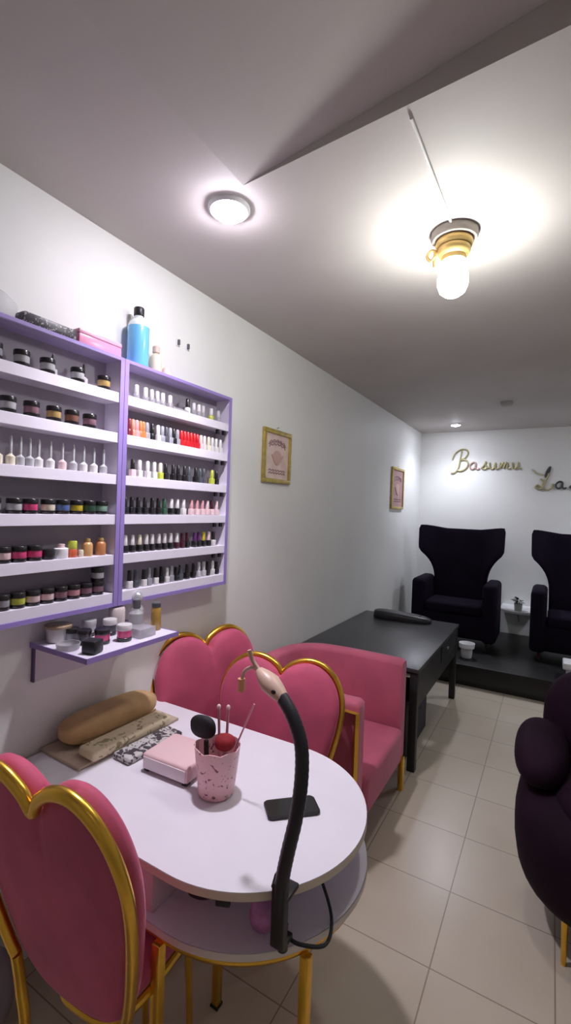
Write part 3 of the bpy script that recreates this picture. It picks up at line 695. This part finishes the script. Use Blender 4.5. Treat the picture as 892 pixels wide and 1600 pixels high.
# ------------------------------------------------------------------ platform and what stands on it
PZ = .2
o = obj('platform', B(WX+.005, EX-.005, 4.80, NY-.005, 0, PZ, bev=.004), PLAT); tag(o, 'low black platform across the far end of the room', 'platform')
def wing_chair(label, x, y):
    t = thing('wing_chair', label, 'armchair', (x, y, PZ), 0, 'dark wing chairs on the platform')
    # front view outline of tall back with flared wings; y=0 is the front of the arms, back at +.6
    prof = [(.29, .30), (.295, .60), (.30, .74), (.33, .84), (.385, .93), (.45, 1.00), (.475, 1.05), (.48, 1.30), (.465, 1.325)]
    out = [(-a, b_) for a, b_ in prof]+[(-.36, 1.315), (-.26, 1.298), (0, 1.292), (.26, 1.298), (.36, 1.315)]+[(a, b_) for a, b_ in prof[::-1]]
    def off(u, w): # wings come forward
        k = max(0, (abs(u)-.24)/.24); return -.16*k*k*(1 if w > .8 else max(0, (w-.5)/.3))
    bm = bmesh.new()
    M_, H_ = 24, 22
    def hw(w):
        for (a, b_), (c_, d_) in zip(prof, prof[1:]):
            if b_ <= w <= d_: return a+(c_-a)*(w-b_)/(d_-b_)
        return prof[-1][0]
    grid = {}
    for s, dep in ((0, .0), (1, .11)):
        for j in range(H_+1):
            w = .30+(1.325-.30)*j/H_
            for i in range(M_+1):
                q = -1+2*i/M_; u = q*hw(w)
                ww = w
                if j == H_: ww = 1.292+.033*min(1, max(0, (abs(u)-.20)/.22))
                elif w > 1.28: ww = 1.27
                lean = .10*(w-.3)
                edge = 0 if abs(q) < .99 else .012
                yy = .42+lean+off(u, w)+dep+(edge if s == 0 else -edge)
                grid[s, i, j] = bm.verts.new((u, yy, ww))
    for s in (0, 1):
        for j in range(H_):
            for i in range(M_):
                f = [grid[s, i, j], grid[s, i+1, j], grid[s, i+1, j+1], grid[s, i, j+1]]
                bm.faces.new(f if s == 0 else f[::-1])
    for j in range(H_):
        for i in (0, M_): bm.faces.new([grid[0, i, j], grid[1, i, j], grid[1, i, j+1], grid[0, i, j+1]])
    for i in range(M_):
        for j in (0, H_): bm.faces.new([grid[0, i, j], grid[0, i+1, j], grid[1, i+1, j], grid[1, i, j]])
    obj('backrest', bm, WING, t, angle=60)
    obj('seat_base', B(-.36, .36, .02, .60, .10, .36, bev=.03, seg=3), WING, t, angle=60)
    obj('seat_cushion', B(-.30, .30, .0, .46, .36, .48, bev=.04, seg=4), WING, t, angle=60)
    for s in (-1, 1):
        bm = bmesh.new(); box(bm, s*.38-.075, s*.38+.075, 0, .56, .08, .72, bev=.05, seg=5)
        obj('armrest', bm, WING, t, angle=60)
    for x_, y_ in ((-.36, .06), (.36, .06), (-.36, .5), (.36, .5)):
        obj('leg', lathe([(.014, 0), (.020, .085)], 12, M=Matrix.Translation((x_, y_, 0))), mat('dark_leg', (.03, .02, .015), .4), t)
    return t
wing_chair('tall dark wing chair on the platform in the left corner', -.935, 5.38)
wing_chair('tall dark wing chair on the platform under the second line of wall script', .29, 5.38)
# half round wall table
t = thing('wall_table', 'small white half-round ledge on the back wall between the wing chairs', 'side table', (-.315, NY-.001, .565))
out = [(-.195, 0)]+[(-.195*math.cos(a), -.30-.195*math.sin(a)*1.0) for a in [PI*i/24 for i in range(25)]]+[(.195, 0)]
obj('top', prism([(x, y) for x, y in out], -.022, 0, bev=.003), WPLAST, t)
obj('bracket', tube([(0, -.01, -.20), (0, -.30, -.022)], .010, 8), mat('bracket_grey', (.4, .4, .42), .4, metal=.6), t)
t = thing('plant_glass', 'small glass with dark green leaves on the half-round ledge', 'potted plant', (-.31, 6.06, .566))
obj('glass', lathe([(.036, 0), (.040, .003), (.046, .085), (.043, .085), (.036, .006)], 24), mat('milky_glass', (.62, .64, .60), .2, alpha=.8), t)
bm = bmesh.new()
for k in range(14):
    a = random.uniform(0, 2*PI); r = random.uniform(.02, .06); zz = random.uniform(.10, .15)
    M_ = Matrix.Translation((r*math.cos(a), r*math.sin(a), zz)) @ Matrix.Rotation(a, 4, 'Z') @ Matrix.Rotation(random.uniform(-.5, .5), 4, 'Y')
    blob((0, 0, 0), (.028, .014, .004), 1, 10, 6, bm=bm, M=M_)
    tube([(0, 0, .02), (r*.5*math.cos(a), r*.5*math.sin(a), .08), (r*math.cos(a), r*math.sin(a), zz)], .002, 5, bm=bm)
obj('leaves', bm, mat('dark_leaf', (.035, .055, .025), .6), t)
# bowls
def pot(x, y, label):
    t = thing('white_pot', label, 'pot', (x, y, PZ+.001))
    obj('pot', lathe([(.045, 0), (.05, .004), (.058, .10), (.056, .104)], 28), mat('pot_grey_white', (.55, .55, .57), .4), t)
    obj('rim', lathe([(.060, .10), (.074, .104), (.078, .15), (.072, .15), (.060, .112)], 28), WPLAST, t)
    return t
pot(-.715, 5.06, 'white two-tone pot on the platform beside the desk corner')
t = thing('white_basin', 'white rectangular foot basin at the right edge of the platform', 'basin', (.245, 5.02, PZ+.001))
bm = bmesh.new(); M4 = [(-.10, .10, -.09, .09, 0, .09), ]
box(bm, -.085, .085, -.08, .08, 0, .09, bev=.015, seg=3); obj('basin', bm, mat('basin_grey_white', (.60, .60, .62), .4), t)
bm = B(-.115, .115, -.10, .10, .088, .15, bev=.012, seg=3); obj('rim', bm, WPLAST, t)

# ------------------------------------------------------------------ wall script
GLD = mat('gold_lettering', (.42, .38, .20), .45, metal=.3)
DRK = mat('dark_lettering', (.05, .055, .06), .5)
def script(name, label, strokes, ox, oz, s, m, r=.010):
    t = thing(name, label, 'wall lettering', (ox, NY-.012, oz))
    for nm, mm, lst in strokes:
        bm = bmesh.new()
        for st in lst: tube(catmull([(a*s, 0, b_*s) for a, b_ in st], 6), r, 8, bm=bm, flat=1)
        obj(nm, bm, mm, t)
    return t
a_ = lambda x: [[(x+.62, .62), (x+.35, .72), (x+.08, .5), (x+.05, .2), (x+.25, .02), (x+.5, .15), (x+.62, .6), (x+.62, .15), (x+.78, .0), (x+.95, .12)]]
s_ = lambda x: [[(x, .1), (x+.30, .45), (x+.42, .78), (x+.40, .5), (x+.55, .2), (x+.35, 0), (x+.10, .08)], [(x+.50, .12), (x+.75, .15)]]
u_ = lambda x: [[(x, .65), (x+.04, .2), (x+.2, .02), (x+.4, .15), (x+.52, .62), (x+.54, .15), (x+.68, .02), (x+.8, .12)]]
m_ = lambda x: [[(x, .05), (x+.08, .6), (x+.1, .15), (x+.3, .62), (x+.4, .45), (x+.4, .1), (x+.6, .62), (x+.72, .45), (x+.72, .12), (x+.85, .02), (x+1.0, .15)]]
Bst = [[(.55, 1.9), (.42, 1.0), (.25, .1), (-.1, -.35), (-.45, -.35)], [(-.35, 1.05), (-.1, 1.65), (.45, 2.05), (1.0, 2.0), (1.15, 1.6), (.85, 1.15), (.45, .98), (.95, .95), (1.2, .6), (1.05, .15), (.6, -.15), (.15, -.1)]]
script('wall_script', 'gold script lettering reading Basumu on the back wall above the left wing chair',
       [('letter', GLD, Bst), ('letter', mat('rose_gold_lettering', (.50, .34, .30), .5, metal=.3), a_(1.35)), ('letter', GLD, s_(2.45)), ('letter', GLD, u_(3.25)), ('letter', GLD, m_(4.15)), ('letter', GLD, u_(5.3))], -1.135, 2.262, .127, GLD, .0105)
Lst = [[(.95, 1.55), (.65, .8), (.45, .2), (.1, -.1), (-.25, .1), (-.1, .35), (.3, .1), (.8, -.15), (1.2, .05), (1.3, .5)], [(.2, 1.0), (.45, .7), (.35, .3)]]
t = script('wall_script', 'gold and black script lettering reading Lash on the back wall under the gold word',
       [('letter', GLD, Lst), ('letter', DRK, a_(1.55)), ('letter', DRK, s_(2.75)), ('letter', DRK, [[(3.6, 0), (3.9, 1.0), (3.95, 1.6), (3.75, 1.2), (3.75, 0), (3.95, .6), (4.2, .55), (4.2, .1), (4.45, .1)]])], -.165, 2.02, .118, GLD, .0105)
obj('feather', blob((.088, 0, .235), (.022, .004, .075), 1, 16, 10, M=Matrix.Translation((.0, 0, 0)) @ Matrix.Rotation(0, 4, 'Y')), DRK, t, rot=(0, .35, 0), loc=(-.065, 0, .01))
bm = bmesh.new()
for k, (dx, dz, an) in enumerate(((-.05, .215, .9), (-.015, .185, 1.1), (.03, .17, 1.4))):
    blob((0, 0, 0), (.012, .004, .036), 1, 12, 8, bm=bm, M=Matrix.Translation((dx, 0, dz)) @ Matrix.Rotation(-an, 4, 'Y'))
obj('leaf_ornament', bm, mat('pale_gold_leaf', (.50, .47, .33), .5), t)

# ------------------------------------------------------------------ plum shell chair in the right foreground
t = thing('shell_chair', 'dark plum velvet chair with lobed arms and gold legs at the right edge', 'armchair', (.33, 2.30, 0))
def taper(p):
    k = (p.z+.26)/.52
    f = .90+.10*math.sin(min(1, max(0, k)*1.25)*PI/2)
    return Vector((p.x*f, p.y*f, p.z))
obj('seat_shell', blob((0, 0, .355), (.432, .40, .262), .66, 40, 22, fn=taper), PLUM, t)
obj('seat_cushion', blob((0, -.06, .56), (.29, .30, .09), .7, 32, 14), PLUM, t)
for s in (-1, 1):
    obj('arm_lobe', blob((s*.335, .05, .640), (.106, .26, .095), .85, 26, 16), PLUM, t)
obj('backrest', blob((0, .29, .71), (.335, .13, .26), .75, 36, 20, fn=lambda p: Vector((p.x, p.y+.10*p.z, p.z))), PLUM, t)
for x_, y_ in ((-.235, -.265), (.235, -.265), (-.22, .25), (.22, .25)):
    obj('leg', lathe([(.008, 0), (.009, .01), (.013, .20)], 14, M=Matrix.Translation((x_, y_, 0))), GOLD, t)

# crumpled bag bottom left
o = obj('grey_bag', blob((0, 0, .11), (.095, .13, .115), .8, 40, 26, fn=lambda p: p*(1+.05*math.sin(25*p.x+9*p.z)+.05*math.sin(31*p.y-14*p.z))), mat('grey_lilac_nylon', (.30, .25, .30), .45), loc=(-1.495, .75, .006)); tag(o, 'crumpled grey lilac bag on the floor in the bottom left corner', 'bag')

# ------------------------------------------------------------------ camera and view
F, YAW, PIT, ROL, CH = 721.7968, .5240, .0094, .0361, 1.6732
cy_, sy_ = math.cos(YAW), math.sin(YAW)
fw = Vector((-sy_*math.cos(PIT), cy_*math.cos(PIT), -math.sin(PIT)))
r0 = Vector((cy_, sy_, 0)); u0 = r0.cross(fw)
r = r0*math.cos(ROL)+u0*math.sin(ROL); u = -r0*math.sin(ROL)+u0*math.cos(ROL)
cam = bpy.data.cameras.new('camera'); co = bpy.data.objects.new('camera', cam); COL.objects.link(co)
cam.sensor_fit = 'VERTICAL'; cam.sensor_height = 36; cam.lens = F/1600*36; cam.clip_start = .02
M = Matrix(((r.x, u.x, -fw.x, 0), (r.y, u.y, -fw.y, 0), (r.z, u.z, -fw.z, CH), (0, 0, 0, 1)))
co.matrix_world = M
sc = bpy.context.scene; sc.camera = co
w = bpy.data.worlds.new('world'); sc.world = w; w.use_nodes = True
w.node_tree.nodes['Background'].inputs['Color'].default_value = (.5, .5, .55, 1); w.node_tree.nodes['Background'].inputs['Strength'].default_value = .3
sc.view_settings.view_transform = 'Standard'; sc.view_settings.look = 'None'
sc.view_settings.exposure = 1.25; sc.view_settings.gamma = 1
try: sc.view_settings.use_curve_mapping = False
except Exception: pass
